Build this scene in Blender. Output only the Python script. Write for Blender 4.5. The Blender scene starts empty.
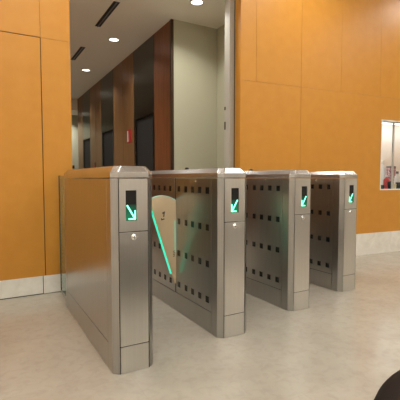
import bpy, bmesh, math, random
from mathutils import Vector, Matrix
random.seed(7)
S = bpy.context.scene
COL = S.collection
PI = math.pi

# ------------------------------------------------------------------ materials
def srgb(r, g, b):
    def l(c):
        c /= 255.0
        return c/12.92 if c <= .04045 else ((c+.055)/1.055)**2.4
    return (l(r), l(g), l(b), 1)

def mat(name, col, rough=.5, metal=0., spec=.5, **kw):
    m = bpy.data.materials.new(name); m.use_nodes = True
    b = m.node_tree.nodes['Principled BSDF']
    b.inputs['Base Color'].default_value = col
    b.inputs['Roughness'].default_value = rough
    b.inputs['Metallic'].default_value = metal
    b.inputs['Specular IOR Level'].default_value = spec
    for k, v in kw.items():
        b.inputs[k.replace('_', ' ')].default_value = v
    return m

def noise_mix(m, c1, c2, scale=(1, 1, 1), nscale=4., detail=6., lo=.3, hi=.7, rough=None, distortion=0., bump=0.):
    """blend two base colours by object-space noise; optional roughness range and bump"""
    nt = m.node_tree; n = nt.nodes; L = nt.links; b = n['Principled BSDF']
    tc = n.new('ShaderNodeTexCoord'); mp = n.new('ShaderNodeMapping'); mp.inputs['Scale'].default_value = scale
    L.new(tc.outputs['Object'], mp.inputs['Vector'])
    no = n.new('ShaderNodeTexNoise'); no.inputs['Scale'].default_value = nscale
    no.inputs['Detail'].default_value = detail; no.inputs['Distortion'].default_value = distortion
    L.new(mp.outputs['Vector'], no.inputs['Vector'])
    cr = n.new('ShaderNodeValToRGB'); e = cr.color_ramp.elements
    e[0].position = lo; e[0].color = c1; e[1].position = hi; e[1].color = c2
    L.new(no.outputs['Fac'], cr.inputs['Fac']); L.new(cr.outputs['Color'], b.inputs['Base Color'])
    if rough:
        mr = n.new('ShaderNodeMapRange'); mr.inputs['To Min'].default_value = rough[0]; mr.inputs['To Max'].default_value = rough[1]
        L.new(no.outputs['Fac'], mr.inputs['Value']); L.new(mr.outputs['Result'], b.inputs['Roughness'])
    if bump:
        bp = n.new('ShaderNodeBump'); bp.inputs['Strength'].default_value = bump; bp.inputs['Distance'].default_value = .002
        L.new(no.outputs['Fac'], bp.inputs['Height']); L.new(bp.outputs['Normal'], b.inputs['Normal'])
    return no

def emis(name, col, strength, base=None):
    m = mat(name, base or col, .4)
    b = m.node_tree.nodes['Principled BSDF']
    b.inputs['Emission Color'].default_value = col
    b.inputs['Emission Strength'].default_value = strength
    return m

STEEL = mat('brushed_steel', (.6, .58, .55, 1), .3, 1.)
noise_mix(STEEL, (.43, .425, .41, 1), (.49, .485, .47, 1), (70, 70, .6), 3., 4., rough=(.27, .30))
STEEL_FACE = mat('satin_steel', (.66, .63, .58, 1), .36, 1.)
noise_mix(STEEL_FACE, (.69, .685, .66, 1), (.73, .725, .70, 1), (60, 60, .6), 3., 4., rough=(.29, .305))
POLISH = mat('polished_steel', (.56, .55, .54, 1), .27, 1.)
CHROME = mat('chrome', (.8, .8, .8, 1), .08, 1.)
GAP = mat('shadow_gap', (.012, .010, .008, 1), .8)
SENSOR = mat('black_sensor_lens', (.006, .006, .006, 1), .25)
DISPLAY = mat('display_glass', (.012, .014, .013, 1), .08)
DARKPL = mat('dark_plastic', (.02, .012, .008, 1), .4)
LIT = emis('green_lit_screen', (.0, .42, .17, 1), .55, (.005, .05, .03, 1))
def lit_nodes():
    n = LIT.node_tree.nodes; L = LIT.node_tree.links
    tc = n.new('ShaderNodeTexCoord'); sp = n.new('ShaderNodeSeparateXYZ'); mr = n.new('ShaderNodeMapRange')
    mr.inputs['From Min'].default_value = 1.; mr.inputs['From Max'].default_value = 0.
    mr.inputs['To Min'].default_value = .02; mr.inputs['To Max'].default_value = .6
    L.new(tc.outputs['Generated'], sp.inputs[0]); L.new(sp.outputs['Z'], mr.inputs['Value'])
    L.new(mr.outputs['Result'], n['Principled BSDF'].inputs['Emission Strength'])
lit_nodes()
ARROW = emis('arrow_light', (.24, 1., .72, 1), 2.6)
LED = emis('green_edge_light', (.02, .95, .60, 1), 1.0, (.1, .6, .4, 1))
LED_SOFT = emis('pale_edge_light', (.35, .9, .6, 1), .25, (.5, .7, .55, 1))
WING = mat('frosted_wing', (.80, .62, .40, 1), .45, 0., .4)
noise_mix(WING, (.78, .60, .37, 1), (.84, .66, .43, 1), (1, 1, 1), 6., 3.)
MARK = mat('dark_mark', (.02, .03, .018, 1), .5)
GLASS = mat('tinted_glass', (.55, .72, .68, 1), .03, 0., .5, Transmission_Weight=.92, IOR=1.45)
GLASS_EDGE = mat('glass_edge', (.10, .13, .09, 1), .2, 0., .5, Transmission_Weight=.3)
CLEAR = mat('clear_glass', (.98, .99, .99, 1), .01, 0., .5, Transmission_Weight=1., IOR=1.05)

ORANGE = mat('orange_laminate', srgb(208, 140, 50), .42, 0., .4)
noise_mix(ORANGE, srgb(206, 142, 52), srgb(211, 148, 58), (1, 1, 1), 9., 8., bump=.02)
JOINT = mat('panel_joint', (.07, .028, .008, 1), .8)
JOINT_SOFT = mat('fine_panel_joint', (.12, .05, .016, 1), .8)
MARBLE_BASE = mat('marble_base', srgb(205, 190, 165), .25)
noise_mix(MARBLE_BASE, srgb(230, 226, 214), srgb(246, 243, 234), (1, 1, 1), 7., 8., distortion=1.2)
CREAM = mat('cream_paint', srgb(186, 184, 160), .7)
HALLW = mat('hall_paint', srgb(244, 240, 230), .7)
LCEIL = mat('lobby_ceiling_paint', srgb(243, 238, 224), .8)
HCEIL = mat('hall_ceiling_paint', srgb(225, 215, 195), .8)
WHITE = mat('white_paint', srgb(232, 232, 226), .5)
GREYMET = mat('door_frame_metal', srgb(190, 186, 175), .4)
WOOD = mat('red_brown_wood_veneer', srgb(120, 66, 36), .38, 0., .4)
noise_mix(WOOD, srgb(108, 64, 36), srgb(148, 93, 54), (14, 14, .7), 3., 8., .25, .75, distortion=.6)
WOOD_L = mat('light_brown_wood_veneer', srgb(150, 110, 70), .38, 0., .4)
noise_mix(WOOD_L, srgb(122, 86, 50), srgb(152, 112, 68), (14, 14, .7), 3., 8., .25, .75, distortion=.6)
BRONZE = mat('dark_bronze_trim', srgb(74, 60, 46), .35, .6)
ELEV = mat('dark_elevator_steel', (.10, .092, .075, 1), .3, 1.)
ELEV_DOOR = mat('elevator_door_bronze', (.085, .066, .046, 1), .4, .3, .4)
LAMP = emis('downlight_lamp', (1., .96, .86, 1), 5.)
ADDED_LAMP = emis('added_panel_lamp', (1., .98, .94, 1), 18.)
NICHE_LAMP = emis('strip_lamp', (1., .98, .95, 1), 20.)
TRIMW = mat('white_lamp_trim', (.75, .73, .68, 1), .4)
BLACKM = mat('black_slat', (.015, .014, .012, 1), .6)
TABLE = mat('dark_brown_table', srgb(34, 24, 21), .6, 0., .2)
noise_mix(TABLE, srgb(18, 12, 11), srgb(26, 18, 16), (3, 20, 3), 4., 5.)
REDP = mat('red_plastic', srgb(205, 70, 70), .4)
PINKP = mat('patterned_pink_card', srgb(190, 130, 135), .6)
noise_mix(PINKP, srgb(95, 70, 85), srgb(225, 190, 195), (1, 1, 1), 60., 2., .4, .6)
WHITEP = mat('white_plastic', srgb(235, 235, 232), .3)
DARKP = mat('dark_ceramic', srgb(35, 35, 36), .3)
YELP = mat('pale_yellow_plastic', srgb(210, 195, 150), .4)
REDSIGN = mat('red_sign', srgb(190, 50, 45), .5)
GREYP = mat('grey_plastic', srgb(120, 120, 125), .4)

FLOOR = mat('polished_beige_marble', srgb(200, 180, 150), .2, 0., .5)
def floor_nodes():
    nt = FLOOR.node_tree; n = nt.nodes; L = nt.links; b = n['Principled BSDF']
    tc = n.new('ShaderNodeTexCoord')
    n1 = n.new('ShaderNodeTexNoise'); n1.inputs['Scale'].default_value = 2.2; n1.inputs['Detail'].default_value = 9; n1.inputs['Distortion'].default_value = 1.5
    n2 = n.new('ShaderNodeTexNoise'); n2.inputs['Scale'].default_value = 22; n2.inputs['Detail'].default_value = 6; n2.inputs['Distortion'].default_value = .8
    for q in (n1, n2): L.new(tc.outputs['Object'], q.inputs['Vector'])
    r1 = n.new('ShaderNodeValToRGB'); e = r1.color_ramp.elements
    e[0].position = .3; e[0].color = srgb(178, 171, 157); e[1].position = .7; e[1].color = srgb(187, 181, 168)
    L.new(n1.outputs['Fac'], r1.inputs['Fac'])
    r2 = n.new('ShaderNodeValToRGB'); e = r2.color_ramp.elements
    e[0].position = .32; e[0].color = (.84, .83, .82, 1); e[1].position = .54; e[1].color = (1, 1, 1, 1)
    L.new(n2.outputs['Fac'], r2.inputs['Fac'])
    mx = n.new('ShaderNodeMix'); mx.data_type = 'RGBA'; mx.blend_type = 'MULTIPLY'; mx.inputs['Factor'].default_value = .5
    L.new(r1.outputs['Color'], mx.inputs['A']); L.new(r2.outputs['Color'], mx.inputs['B'])
    # faint tile joints
    br = n.new('ShaderNodeTexBrick'); br.offset = 0; br.inputs['Scale'].default_value = 1.
    br.inputs['Brick Width'].default_value = .62; br.inputs['Row Height'].default_value = .62
    br.inputs['Mortar Size'].default_value = .0022; br.inputs['Mortar Smooth'].default_value = .1
    br.inputs['Color1'].default_value = (1, 1, 1, 1); br.inputs['Color2'].default_value = (.955, .95, .945, 1); br.inputs['Mortar'].default_value = (.94, .93, .92, 1)
    L.new(tc.outputs['Object'], br.inputs['Vector'])
    m2 = n.new('ShaderNodeMix'); m2.data_type = 'RGBA'; m2.blend_type = 'MULTIPLY'; m2.inputs['Factor'].default_value = 1.
    L.new(mx.outputs['Result'], m2.inputs['A']); L.new(br.outputs['Color'], m2.inputs['B'])
    L.new(m2.outputs['Result'], b.inputs['Base Color'])
    mr = n.new('ShaderNodeMapRange'); mr.inputs['To Min'].default_value = .16; mr.inputs['To Max'].default_value = .26
    L.new(n2.outputs['Fac'], mr.inputs['Value']); L.new(mr.outputs['Result'], b.inputs['Roughness'])
floor_nodes()

# ------------------------------------------------------------------ mesh helpers
def box(bm, x0, x1, y0, y1, z0, z1, mi=0, bev=0.):
    t = bmesh.new()
    bmesh.ops.create_cube(t, size=1)
    for v in t.verts:
        v.co = Vector(((x0+x1)/2+v.co.x*(x1-x0), (y0+y1)/2+v.co.y*(y1-y0), (z0+z1)/2+v.co.z*(z1-z0)))
    if bev: bmesh.ops.bevel(t, geom=t.edges[:], offset=bev, segments=2, affect='EDGES', profile=.5)
    merge(bm, t, mi)

def merge(bm, t, mi=0):
    vm = {v: bm.verts.new(v.co) for v in t.verts}
    for f in t.faces:
        nf = bm.faces.new([vm[v] for v in f.verts]); nf.material_index = mi; nf.smooth = f.smooth
    t.free()

def prism(bm, pts, z0, z1, mi=0, axis='z', bev=0.):
    """extrude a polygon; axis z: pts are (x,y); axis y: pts are (x,z) extruded over y"""
    t = bmesh.new()
    P = (lambda p, h: (p[0], p[1], h)) if axis == 'z' else (lambda p, h: (p[0], h, p[1]))
    a = [t.verts.new(P(p, z0)) for p in pts]; b = [t.verts.new(P(p, z1)) for p in pts]
    t.faces.new(a); t.faces.new(b)
    for i in range(len(pts)):
        j = (i+1) % len(pts); t.faces.new((a[i], a[j], b[j], b[i]))
    bmesh.ops.recalc_face_normals(t, faces=t.faces[:])
    if bev: bmesh.ops.bevel(t, geom=t.edges[:], offset=bev, segments=2, affect='EDGES', profile=.5)
    merge(bm, t, mi)

def lathe(bm, prof, seg=32, mi=0, mtx=None, smooth=True):
    """revolve (r,z) profile about z"""
    t = bmesh.new(); rings = []
    for r, z in prof:
        if r < 1e-6: rings.append([t.verts.new((0, 0, z))])
        else: rings.append([t.verts.new((r*math.cos(2*PI*i/seg), r*math.sin(2*PI*i/seg), z)) for i in range(seg)])
    for a, b in zip(rings, rings[1:]):
        for i in range(seg):
            j = (i+1) % seg
            if len(a) == 1 and len(b) == 1: continue
            if len(a) == 1: f = t.faces.new((a[0], b[i], b[j]))
            elif len(b) == 1: f = t.faces.new((a[i], a[j], b[0]))
            else: f = t.faces.new((a[i], a[j], b[j], b[i]))
            f.smooth = smooth
    bmesh.ops.recalc_face_normals(t, faces=t.faces[:])
    if mtx is not None: bmesh.ops.transform(t, matrix=mtx, verts=t.verts[:])
    merge(bm, t, mi)

def link(o, parent=None):
    COL.objects.link(o)
    if parent: o.parent = parent
    return o

def obj(name, bm, mats, parent=None, loc=None, rz=0.):
    bmesh.ops.recalc_face_normals(bm, faces=bm.faces[:])
    me = bpy.data.meshes.new(name); bm.to_mesh(me); bm.free()
    for m in (mats if isinstance(mats, (list, tuple)) else [mats]): me.materials.append(m)
    o = bpy.data.objects.new(name, me)
    if loc: o.location = loc
    o.rotation_euler[2] = rz
    return link(o, parent)

def one(fn, *a, **k):
    bm = bmesh.new(); fn(bm, *a, **k); return bm

def struct(o):
    o['kind'] = 'structure'; return o

def tag(o, label, cat, group=None):
    o['label'] = label; o['category'] = cat
    if group: o['group'] = group
    return o

def empty(name, loc, rz=0.):
    o = bpy.data.objects.new(name, None); o.location = loc; o.rotation_euler[2] = rz; o.empty_display_size = .1
    return link(o)

# ------------------------------------------------------------------ setting: hall
HC = 3.5        # hall ceiling
LC = 2.9        # lift lobby ceiling
struct(obj('floor', one(box, -3.4, 8., -2.8, 11.2, -.1, 0.), FLOOR))
struct(obj('ceiling', one(box, -3.4, 8., -2.8, 3.6, HC, HC+.1), HCEIL))
struct(obj('wall_hall_left', one(box, -3.5, -3.4, -2.8, 3.6, 0, HC), HALLW))
struct(obj('wall_hall_right', one(box, 8., 8.1, -2.8, 3.6, 0, HC), HALLW))
struct(obj('wall_hall_back', one(box, -3.4, 8., -2.8, -2.7, 0, HC), HALLW))

def panels(rects, slabs, mass):
    """orange cladding: rects (s0,s1,z0,z1) stand 6 mm proud of a dark joint slab on the wall mass; front is local -y"""
    bm = bmesh.new()
    for r in rects: box(bm, r[0], r[1], 0, .007, r[2], r[3], 0)
    for r in slabs: box(bm, r[0], r[1], .007, .010, r[2], r[3], 1)
    for r in mass: box(bm, r[0], r[1], .010, .118, r[2], r[3], 0)
    return bm
# left of the opening (local x runs to the right, ends at the opening)
g = .0035
J = -.232
rects = [(J+g, 0, .152, 2.096-.001), (J+.0012, 0, 2.096+.001, HC)]
x = J
while x > -3.9:
    x0 = max(x-.95, -4.1)
    rects += [(x0+g, x-g, .152, 2.096-g), (x0+.0012, x-.0012, 2.096+g, HC)]
    x = x0
WL = struct(obj('wall_left', panels(rects, [(-4.1, -.012, .15, HC)], [(-4.1, 0, 0, HC)]), [ORANGE, JOINT], loc=(.70, 3.43, 0)))
bm = bmesh.new()
box(bm, -.252+.003, 0, -.004, .01, .004, .152)
box(bm, -4.1, -.252-.003, -.004, .01, .007, .152)
box(bm, -4.1, -.012, .002, .0095, .0, .15, 1)
struct(obj('baseboard_left', bm, [MARBLE_BASE, GAP], loc=(.70, 3.43, 0)))

# right of the opening, turned five degrees
A = math.atan2(3.155-3.37, 4.83-2.40)
RW = (2.40, 3.37, 0)
BZ = .27; SZ = 1.985; h = .0013
W0, W1, WZ0, WZ1 = 2.055, 2.72, .81, 1.70      # window opening
js = [0, .19, .784, 1.373, 2.018, 2.72, 3.4, 4.1, 4.8, 5.6]
rects = []
for a, b in zip(js, js[1:]):
    rects.append((a+(h if a else 0), b-h, SZ+h, HC))
rects += [(0, .784-.002, BZ, SZ-h), (.784+.002, W0, BZ, SZ-h), (W0, W1, BZ, WZ0), (W0, W1, WZ1, SZ-h), (W1, 5.6, BZ, SZ-h)]
mass = [(0, W0, 0, HC), (W1, 5.6, 0, HC), (W0, W1, 0, WZ0), (W0, W1, WZ1, HC)]
slabs = [(.012, W0, .2, HC), (W1, 5.6, .2, HC), (W0, W1, .2, WZ0), (W0, W1, WZ1, HC)]
WR = struct(obj('wall_right', panels(rects, slabs, mass), [ORANGE, JOINT_SOFT], loc=RW, rz=A))
bm = bmesh.new(); box(bm, .0, 5.6, -.005, .01, .0, BZ)
struct(obj('baseboard_right', bm, [MARBLE_BASE], loc=RW, rz=A))

# window niche with its shelf
win = struct(obj('window_1', one(box, W0, W0+.012, -.006, .13, WZ0, WZ1), WHITE, loc=RW, rz=A))
bm = bmesh.new()
box(bm, W0+.012, W1, -.006, .13, WZ1-.012, WZ1); box(bm, W1-.012, W1, -.006, .13, WZ0, WZ1-.012); box(bm, W0+.012, W1-.012, -.006, .13, WZ0, WZ0+.010)
obj('frame', bm, WHITE, win)
obj('mullion', one(box, W0+.288, W0+.306, .05, .075, WZ0+.010, WZ1-.012, 0, .002), GREYMET, win)
obj('pane', one(box, W0+.012, W0+.288, .058, .063, WZ0+.010, WZ1-.012), CLEAR, win)
obj('pane', one(box, W0+.306, W1-.012, .058, .063, WZ0+.010, WZ1-.012), CLEAR, win)
for nm, bx6 in (('shelf', (W0-.12, W1+1.0, .13, .70, WZ0-.05, WZ0)), ('top', (W0-.12, W1+1.0, .13, .70, WZ1+.10, WZ1+.15)),
                ('left', (W0-.17, W0-.12, .13, .70, WZ0-.05, WZ1+.15)), ('right', (W1+1.0, W1+1.05, .13, .70, WZ0-.05, WZ1+.15)),
                ('back', (W0-.17, W1+1.05, .70, .75, WZ0-.05, WZ1+.15))):
    struct(obj('wall_niche_'+nm, one(box, *bx6), WHITE, loc=RW, rz=A))
def in_niche(s, d, z=0):          # s along the wall, d behind its face
    c, n = math.cos(A), math.sin(A)
    return (RW[0]+s*c-d*n, RW[1]+s*n+d*c, WZ0+z)
lamp = tag(empty('strip_light', in_niche(W0+.75, .50, WZ1-WZ0+.10), A), 'white strip light at the top inside the window niche', 'light')
obj('housing', one(box, -.66, .66, -.05, .05, -.03, 0, 0, .004), WHITE, lamp)
obj('tube', one(box, -.64, .64, -.035, .035, -.045, -.03, 0, .004), NICHE_LAMP, lamp)

# things standing in the niche
def bottle(name, s, d, r, hgt, m, capm, label, cat):
    t = tag(empty(name, in_niche(s, d), A), label, cat)
    bm = bmesh.new(); lathe(bm, [(0, .0), (r*.92, 0), (r, .006), (r, hgt*.62), (r*.85, hgt*.72), (r*.4, hgt*.8), (r*.36, hgt*.86), (0, hgt*.86)], 24)
    obj('body', bm, m, t)
    bm = bmesh.new(); lathe(bm, [(0, hgt*.86), (r*.45, hgt*.86), (r*.45, hgt*.98), (r*.38, hgt), (0, hgt)], 20)
    obj('cap', bm, capm, t)
    return t
def cup(s, d, r, hgt, m, label):
    bm = bmesh.new(); lathe(bm, [(0, 0), (r*.8, 0), (r, hgt), (r*.92, hgt), (r*.74, .008), (0, .008)], 24)
    return tag(obj('cup', bm, m, loc=in_niche(s, d), rz=A), label, 'cup')
K = 1.2
def at(u, d): return (W0+u+K*d, d)
cup(*at(.035, .17), .030, .062, DARKP, 'small dark cup at the left end of the niche shelf')
bottle('bottle', *at(.115, .27), .040, .195, REDP, WHITEP, 'red bottle standing between dark cups on the niche shelf', 'bottle')
cup(*at(.185, .17), .036, .105, DARKP, 'dark cup in front of the pink patterned carton')
t = tag(empty('carton', in_niche(*at(.20, .43)), A), 'tall pink patterned carton standing in the window niche', 'carton')
obj('body', one(box, -.055, .055, -.035, .035, 0, .30, 0, .003), PINKP, t)
obj('lid', one(box, -.057, .057, -.037, .037, .30, .325, 0, .003), GREYP, t)
bottle('jug', *at(.03, .58), .055, .42, WHITEP, WHITEP, 'tall white jug at the back left of the window niche', 'jug')
cup(*at(.262, .165), .030, .075, YELP, 'pale yellow cup on the niche shelf beside the mullion')
cup(*at(.345, .165), .036, .095, DARKP, 'dark cup on the niche shelf beyond the mullion')
bottle('bottle', *at(.325, .28), .040, .25, WHITEP, GREYP, 'white bottle with grey cap beyond the window mullion', 'bottle')

# lintel over the opening, lift lobby shell
struct(obj('wall_lintel', one(box, .70, 2.41, 3.45, 3.55, LC, HC), ORANGE))
struct(obj('ceiling_lobby', one(box, .2, 3.0, 3.55, 11., LC, LC+.1), LCEIL))
struct(obj('wall_lobby_left', one(box, .1, .2, 3.55, 11., 0, LC), WOOD))
struct(obj('wall_lobby_right', one(box, 2.757, 2.86, 3.50, 4.50, 0, LC), CREAM))
struct(obj('wall_lobby_back', one(box, 2.108, 2.757, 4.402, 4.50, 0, LC), CREAM))
struct(obj('wall_lobby_end', one(box, .2, 2.8, 10.7, 10.8, 0, LC), CREAM))
struct(obj('ceiling_soffit', one(box, .2, 2.8, 9.95, 10.7, 2.62, LC), LCEIL))
# metal door frame behind the right jamb
fr = struct(obj('trim_1', one(box, 2.352, 2.412, 3.505, 3.60, 0, LC), GREYMET))
for z0, z1 in ((1.70, 1.735), (1.49, 1.575)):
    obj('strike_plate', one(box, 2.349, 2.352, 3.575, 3.598, z0, z1), BRONZE, fr)
struct(obj('trim_2', one(box, 2.413, 2.425, 3.497, 3.60, 0, LC), GAP))

# lift wall: wood and steel bands, local y runs down the lobby, front is local -x
LA = -math.atan2(.074, 5.3)
LW = (2.102, 4.345, 0)
struct(obj('wall_lift', one(box, .02, .14, .07, 5.66, 0, LC), GAP, loc=LW, rz=LA))
def band(y0, y1, m, nm):
    return struct(obj(nm, one(box, 0, .03, y0+.006, y1-.006, 0, LC, 0, .002), m, loc=LW, rz=LA))
bands = [(.10, .63, WOOD), (1.46, 2.0, WOOD_L), (2.0, 2.55, WOOD_L), (3.40, 3.83, WOOD_L), (3.83, 4.31, WOOD_L), (5.07, 5.60, WOOD_L)]
for i, (a, b, m) in enumerate(bands): band(a, b, m, 'wall_panel_%d' % (i+1))
struct(obj('trim_3', one(box, -.008, .028, .055, .094, 0, LC, 0, .003), BRONZE, loc=LW, rz=LA))
def lift_door(n, y0, y1, o0, o1):
    bm = bmesh.new(); H0 = 1.85
    box(bm, 0, .12, y0+.006, y1-.006, H0, LC, 0, .002)
    box(bm, 0, .12, y0+.006, o0, 0, H0, 0); box(bm, 0, .12, o1, y1-.006, 0, H0, 0)
    d = struct(obj('door_%d' % n, bm, ELEV, loc=LW, rz=LA))
    mid = (o0+o1)/2
    obj('door_leaf', one(box, .085, .115, o0, mid-.003, .01, H0, 0, .002), ELEV_DOOR, d)
    obj('door_leaf', one(box, .085, .115, mid+.003, o1, .01, H0, 0, .002), ELEV_DOOR, d)
lift_door(1, .63, 1.46, .68, 1.38)
lift_door(2, 2.55, 3.40, 2.60, 3.33)
lift_door(3, 4.31, 5.07, 4.36, 5.02)
# red and white notice on the wood between the first two lifts
t = tag(empty('notice', (LW[0]+.0233, LW[1]+1.67, 1.53), LA), 'small red and white notice fixed on the wooden lift wall', 'sign')
obj('board', one(box, -.006, .0, -.12, .10, 0, .21, 0, .002), REDSIGN, t)
obj('white_field', one(box, -.007, -.005, .05, .10, .02, .19), WHITEP, t)
t = tag(empty('call_panel', (LW[0]+.055, LW[1]+3.92, 1.13), LA), 'small call button panel low on the wood beside the middle lift', 'button panel')
obj('plate', one(box, -.01, 0, -.06, .06, 0, .16, 0, .002), BRONZE, t)
obj('button', one(box, -.016, -.008, -.025, .025, .06, .11, 0, .003), REDSIGN, t)
tag(obj('wall_socket', one(box, 2.17, 2.24, 10.685, 10.70, 1.22, 1.30, 0, .004), DARKPL), 'small dark box on the far end wall of the lift lobby', 'socket')

# downlights and air slots in the lobby ceiling
def downlight(x, y, label, z=LC, watts=9.5):
    t = tag(empty('downlight', (x, y, z)), label, 'light', 'downlights in the lobby ceiling')
    bm = bmesh.new(); lathe(bm, [(.062, 0), (.085, 0), (.085, -.004), (.078, -.008), (.062, -.006)], 32); obj('trim_ring', bm, TRIMW, t)
    bm = bmesh.new(); lathe(bm, [(0, -.003), (.064, -.003), (.064, -.0005), (0, -.0005)], 32); obj('lamp', bm, LAMP, t)
    d = bpy.data.lights.new('downlight_bulb', 'AREA'); d.shape = 'DISK'; d.size = .12; d.energy = watts; d.color = (1, .97, .90); d.spread = math.radians(126)
    l = bpy.data.objects.new('bulb', d); l.location = (0, 0, -.012); link(l, t)
    return t
downlight(1.708, 5.442, 'round white downlight in the middle of the lobby ceiling, above the wooden lift wall')
downlight(1.739, 7.20, 'round white downlight farthest down the lobby ceiling')
downlight(2.151, 3.851, 'round white downlight nearest the cream wall, at the top edge of the photo')
downlight(1.75, 9.0, 'round white downlight at the far end of the lobby ceiling')
for yy in (3.85, 5.44, 7.2):  # hidden second row, added to give the lobby more light
    downlight(.62, yy, 'unseen round downlight added to brighten the lobby, behind the left orange wall', watts=11.)
downlight(1.95, 10.32, 'unseen round downlight added in the low ceiling to brighten the far end of the lobby', 2.62, 14.)  # extra lamp added to lift the far end wall
for i, (x, y, ln, lab) in enumerate([(1.382, 4.68, .80, 'long black slotted air vent in the lobby ceiling, the nearer one'), (1.404, 6.33, .72, 'long black slotted air vent farther down the lobby ceiling')]):
    t = tag(empty('air_vent', (x, y, LC)), lab, 'vent', 'air vents in the lobby ceiling')
    obj('backing', one(box, -.035, .035, -ln/2, ln/2, -.003, -.0005), BLACKM, t)
    for k in range(1):
        xx = 0
        obj('slat', one(box, xx-.005, xx+.005, -ln/2, ln/2, -.012, -.003), GREYP, t)

# hall ceiling panels: unseen lamps added to light the scene softly
k = 0
for yy in (-1.9, -.3, 1.2, 2.6):
    for xx in (-2., .5, 3., 5.5):
        t = tag(empty('added_ceiling_light', (xx, yy, HC)), 'unseen square panel light added in the hall ceiling', 'light', 'added panel lights in the hall ceiling')
        bm = bmesh.new()
        box(bm, -.32, .32, -.32, -.30, -.02, 0); box(bm, -.32, .32, .30, .32, -.02, 0); box(bm, -.32, -.30, -.30, .30, -.02, 0); box(bm, .30, .32, -.30, .30, -.02, 0)
        obj('frame', bm, TRIMW, t)
        obj('diffuser', one(box, -.30, .30, -.30, .30, -.012, -.002), ADDED_LAMP, t)

# ------------------------------------------------------------------ turnstiles
W = .215; CH = .030; GP = .002; CR = .096          # width, corner chamfer, half gap
KZ = .135; MZ = .702; TZ = .962          # kick top, door split, cap seam
SLOT = .597
COLS = [.145, .24, .337, .432, .540, .68, .78, .88, .98, 1.08]
ROWS = [.888, .658, .430, .204]
hw = W/2

def octo(L, e=0., w=hw):
    c = CH
    return [(-w+c, 0+e), (w-c, 0+e), (w-e, c), (w-e, L-c), (w-c, L-e), (-w+c, L-e), (-w+e, L-c), (-w+e, c)]

def cap_bm(L):
    bm = bmesh.new(); t = bmesh.new()
    lv = [(TZ+.003, 0), (.994, 0), (1.024, .024)]
    rings = []
    for z, e in lv:
        pts = []
        for (x, y) in octo(L):
            sx = 1 if x > 0 else -1
            xx = x-sx*min(e, abs(x)); yy = y+(e if y < L/2 else -e)
            pts.append(t.verts.new((xx, yy, z)))
        rings.append(pts)
    for a, b in zip(rings, rings[1:]):
        for i in range(8): t.faces.new((a[i], a[(i+1) % 8], b[(i+1) % 8], b[i]))
    t.faces.new(rings[0]); t.faces.new(rings[-1])
    bmesh.ops.recalc_face_normals(t, faces=t.faces[:])
    bmesh.ops.bevel(t, geom=t.edges[:], offset=.003, segments=2, affect='EDGES', profile=.5)
    merge(bm, t); return bm

def holed_plate(x0, x1, z0, z1, hx0, hx1, hz0, hz1, y0, y1):
    bm = bmesh.new()
    box(bm, x0, hx0, y0, y1, z0, z1); box(bm, hx1, x1, y0, y1, z0, z1)
    box(bm, hx0, hx1, y0, y1, z0, hz0); box(bm, hx0, hx1, y0, y1, hz1, z1)
    bmesh.ops.remove_doubles(bm, verts=bm.verts[:], dist=1e-6)
    return bm

def stroke(bm, a, b, w, y0, y1):
    (ax, az), (bx, bz) = a, b
    d = Vector((bx-ax, bz-az)); d.normalize(); n = Vector((-d.y, d.x))*w/2
    prism(bm, [(ax+n.x, az+n.y), (bx+n.x, bz+n.y), (bx-n.x, bz-n.y), (ax-n.x, az-n.y)], y0, y1, axis='y')

def wing(parent, side, out, L):
    """wing gate standing in the side slot; side -1 swings to local -x; out = how far the leading edge reaches"""
    R = lambda pts: [(side*(hw-.004+u), z) for u, z in pts]
    arc_r, arc_t = .798, .843
    top = []
    for i in range(13):
        f = i/12.; top.append((out*(1-f), .797+ .046*math.sin(PI*(f*.86+.09))**.8 - .006*f))
    outline = [(0, .20)]+[(.012, .20)]+top
    th = .006
    bm = bmesh.new(); prism(bm, R(outline), SLOT-th, SLOT+th, axis='y')
    wg = obj('wing_gate', bm, WING, parent); wg['label'] = 'fan shaped gate wing with green glowing edge'
    def strip(pts, wd, m, nm):
        bm = bmesh.new()
        for a, b in zip(pts, pts[1:]):
            pa, pb = R([a, b]); stroke(bm, pa, pb, wd, SLOT-th-.001, SLOT+th+.001)
        return obj(nm, bm, m, wg)
    strip([(out, .785), (.042, .275)], .008, LED, 'edge_light')
    strip(top, .006, LED_SOFT, 'top_edge')
    strip([(.010, .66), (.010, .43)], .010, LED_SOFT, 'inner_edge')
    # dark printed marks
    y0, y1 = SLOT-th-.0015, SLOT-th+.001
    cx = .103
    bm = bmesh.new()
    M = lambda u, z: (side*(hw-.004+cx+u), z)
    bx = lambda u, z: M(-u if side < 0 else u, z)
    stroke(bm, bx(.010, .728), bx(.004, .690), .008, y0, y1)
    stroke(bm, bx(.012, .722), bx(-.006, .716), .010, y0, y1)
    stroke(bm, bx(-.014, .682), bx(-.012, .668), .005, y0, y1)
    stroke(bm, bx(-.013, .669), bx(.010, .676), .007, y0, y1)
    obj('printed_mark', bm, MARK, wg)
    bm = bmesh.new()
    for q in range(4): stroke(bm, R([(.012, .44-q*.012)])[0], R([(.026, .436-q*.012)])[0], .004, y0, y1)
    obj('printed_label', bm, MARK, wg)
    return wg

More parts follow.
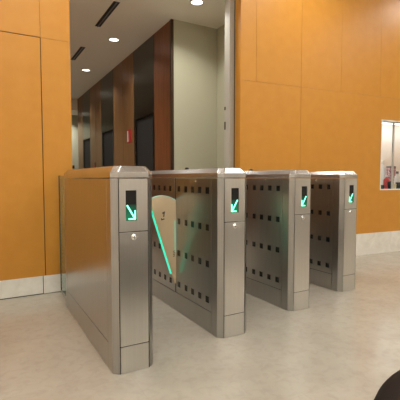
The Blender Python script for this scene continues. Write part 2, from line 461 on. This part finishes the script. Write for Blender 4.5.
def turnstile(x, y, L, arrow_dir, left_plain, right_plain, label, lw=None, rw=None, dome=True, ox=.006):
    """x = centre line, y = front; arrow_dir +1 points right, -1 left"""
    t = tag(empty('turnstile_cabinet', (x, y, 0)), label, 'turnstile', 'steel turnstile cabinets in the row')
    core = bmesh.new(); prism(core, octo(L, .004), .0, TZ)
    obj('core', core, GAP, t)
    c2 = hw-CH+.0
    # corner posts: chamfer plus side return, front pair and rear pair
    for s in (-1, 1):
        for rear in (0, 1):
            f = (lambda yy: L-yy) if rear else (lambda yy: yy)
            pts = [(s*hw, f(CR)), (s*hw, f(CH)), (s*(hw-CH), f(0)), (s*(hw-CH-.001), f(.008)), (s*(hw-.008), f(CH+.004)), (s*(hw-.008), f(CR))]
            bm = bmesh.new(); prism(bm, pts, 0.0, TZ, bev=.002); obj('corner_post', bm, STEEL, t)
    xi = hw-CH-.001-.0035
    # front: upper plate with display opening, lower door, kick panel
    dx = .0305; ha, hb = ox-.0275, ox+.0275; dz0, dz1 = .757, .905
    bm = holed_plate(-xi, xi, MZ+GP, TZ, ha, hb, dz0, dz1, 0, .008)
    obj('display_plate', bm, STEEL_FACE, t)
    obj('front_door', one(box, -xi, xi, 0, .008, KZ+GP, MZ-GP, 0, .001), STEEL_FACE, t)
    obj('kick_panel', one(box, -xi, xi, 0, .008, 0.001, KZ-GP, 0, .001), STEEL_FACE, t)
    d = obj('display', one(box, ha, hb, .005, .012, dz0, dz1), DISPLAY, t)
    obj('lit_screen', one(box, ha+.002, hb-.002, .0038, .005, dz0+.002, dz0+.078), LIT, d)
    bm = bmesh.new(); q = arrow_dir; zc = dz0+.042; xc = ox
    P = lambda u, v: (xc+q*u, zc+v)
    a0, a1 = .0025, .0038
    stroke(bm, P(-.020, .034), P(.018, -.030), .0072, a0, a1)
    stroke(bm, P(.021, .008), P(.021, -.036), .0072, a0, a1)
    stroke(bm, P(-.012, -.034), P(.023, -.034), .0072, a0, a1)
    obj('arrow', bm, ARROW, d)
    mt = Matrix.Translation((0, 0, MZ-.026)) @ Matrix.Rotation(PI/2, 4, 'X')
    bm = bmesh.new(); lathe(bm, [(0, .006), (.008, .006), (.009, .003), (.0145, .004), (.0155, 0), (.0155, -.002), (0, -.002)], 24, mtx=mt)
    lk = obj('lock', bm, CHROME, t)
    obj('keyhole', one(box, -.0012, .0012, -.0068, -.0058, MZ-.032, MZ-.020), GAP, lk)
    # rear plate
    obj('rear_plate', one(box, -xi, xi, L-.008, L, 0.001, TZ, 0, .001), STEEL_FACE, t)
    # sides
    for s, plain in ((-1, left_plain), (1, right_plain)):
        X0, X1 = sorted((s*(hw-.008), s*(hw-.0005)))
        y0, y1 = CR+.003, L-CR-.003
        hasw = (lw if s < 0 else rw) is not None
        if plain:
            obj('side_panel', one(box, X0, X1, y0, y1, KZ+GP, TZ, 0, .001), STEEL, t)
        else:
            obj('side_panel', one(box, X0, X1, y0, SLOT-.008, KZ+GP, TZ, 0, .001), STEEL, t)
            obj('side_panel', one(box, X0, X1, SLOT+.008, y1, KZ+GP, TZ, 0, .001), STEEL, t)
            for zr in ROWS:
                for yc in COLS:
                    if yc > y1-.03: continue
                    xa, xb = sorted((s*(hw-.002), s*(hw+.0006)))
                    obj('sensor_window', one(box, xa, xb, yc-.019, yc+.019, zr-.020, zr+.020), SENSOR, t)
            mt = Matrix.Translation((s*(hw-.0005), .294, .946)) @ Matrix.Rotation(s*PI/2, 4, 'Y')
            bm = bmesh.new(); lathe(bm, [(0, .003), (.005, .0028), (.008, .001), (.008, -.002), (0, -.002)], 16, mtx=mt)
            obj('indicator_stud', bm, CHROME, t)
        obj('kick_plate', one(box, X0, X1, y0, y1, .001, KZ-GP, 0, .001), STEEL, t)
        if hasw: wing(t, s, lw if s < 0 else rw, L)
    obj('cap', cap_bm(L), POLISH, t)
    if dome:
        bm = bmesh.new(); lathe(bm, [(0, 1.043), (.010, 1.042), (.015, 1.036), (.016, 1.024), (0, 1.024)], 20, mtx=Matrix.Translation((0, .62, 0)))
        obj('sensor_dome', bm, DARKPL, t)
    return t

turnstile(.6575, 1.812, 1.22, 1, True, False, 'steel turnstile cabinet nearest the camera with plain side and arrow pointing right', dome=False, ox=-.013)
turnstile(1.3375, 1.928, 1.22, -1, False, False, 'second steel turnstile from the left, with fan shaped gate wing open on its side', lw=.206, rw=.206, ox=.001)
turnstile(2.0375, 2.080, 1.20, -1, False, False, 'third steel turnstile from the left, between the winged cabinet and the rightmost one', ox=.015)
turnstile(2.742, 2.238, 1.00, -1, False, True, 'rightmost and farthest steel turnstile, standing against the orange wall', ox=.008)

# glass panel closing the gap behind the first cabinet
t = tag(empty('glass_panel', (.594, 3.24, 0)), 'narrow green tinted glass panel between the nearest turnstile and the orange wall', 'glass panel')
obj('pane', one(box, -.005, .005, -.20, .178, .012, .982, 0, .001), GLASS, t)
obj('edge_channel', one(box, -.009, .009, .178, .188, 0.0, .985, 0, .001), GLASS_EDGE, t)
obj('floor_channel', one(box, -.010, .010, -.20, .178, 0.0, .014, 0, .001), STEEL, t)

# dark round ottoman whose edge fills the lower right corner
t = tag(empty('ottoman', (1.170, .119, 0)), 'dark brown round ottoman cut off by the lower right corner', 'ottoman')
RO = .60
bm = bmesh.new(); lathe(bm, [(0, .05), (RO-.02, .05), (RO-.006, .06), (RO-.004, .27), (RO-.012, .28), (0, .28)], 96); obj('body', bm, TABLE, t)
bm = bmesh.new(); lathe(bm, [(0, .285), (RO-.012, .285), (RO, .30), (RO+.002, .35), (RO-.010, .382), (RO-.035, .397), (RO-.10, .402), (0, .404)], 96); cu = obj('cushion', bm, TABLE, t)
bm = bmesh.new(); lathe(bm, [(RO-.02, .276), (RO+.001, .278), (RO+.004, .283), (RO+.001, .288), (RO-.02, .290)], 96); obj('piping', bm, DARKPL, cu)
for q in range(4):
    bm = bmesh.new(); lathe(bm, [(0, 0), (.022, 0), (.028, .05), (0, .05)], 20, mtx=Matrix.Translation((.3*math.cos(q*PI/2+.7), .3*math.sin(q*PI/2+.7), 0))); obj('foot', bm, DARKPL, t)

# invented dark mat, unseen behind the viewer, added to dim the steel fronts
bm = bmesh.new(); box(bm, 1.75, 6.2, -2.6, .05, 0, .012, 0, .004)
MATM = mat('added_mat_brown', srgb(62, 54, 46), .9, 0., .1)
noise_mix(MATM, srgb(52, 45, 38), srgb(72, 63, 54), (1, 1, 1), 60., 4.)
tag(obj('added_dark_mat', bm, MATM), 'unseen dark brown mat added behind the viewer to dim the steel turnstile fronts', 'mat')

# ------------------------------------------------------------------ world, camera, view
w = bpy.data.worlds.new('world'); S.world = w; w.use_nodes = True
w.node_tree.nodes['Background'].inputs[0].default_value = (.9, .85, .75, 1)
w.node_tree.nodes['Background'].inputs[1].default_value = .05

cd = bpy.data.cameras.new('camera'); cam = bpy.data.objects.new('camera', cd); COL.objects.link(cam)
cd.sensor_width = 36; cd.lens = 390/400*36; cd.clip_start = .02
cam.location = (0, 0, .965)
cam.rotation_euler = (math.radians(90-3.229), 0, math.radians(-29.61))
S.camera = cam
S.view_settings.view_transform = 'Standard'; S.view_settings.look = 'None'
S.view_settings.gamma = 1; S.view_settings.use_curve_mapping = False
S.view_settings.exposure = -.29
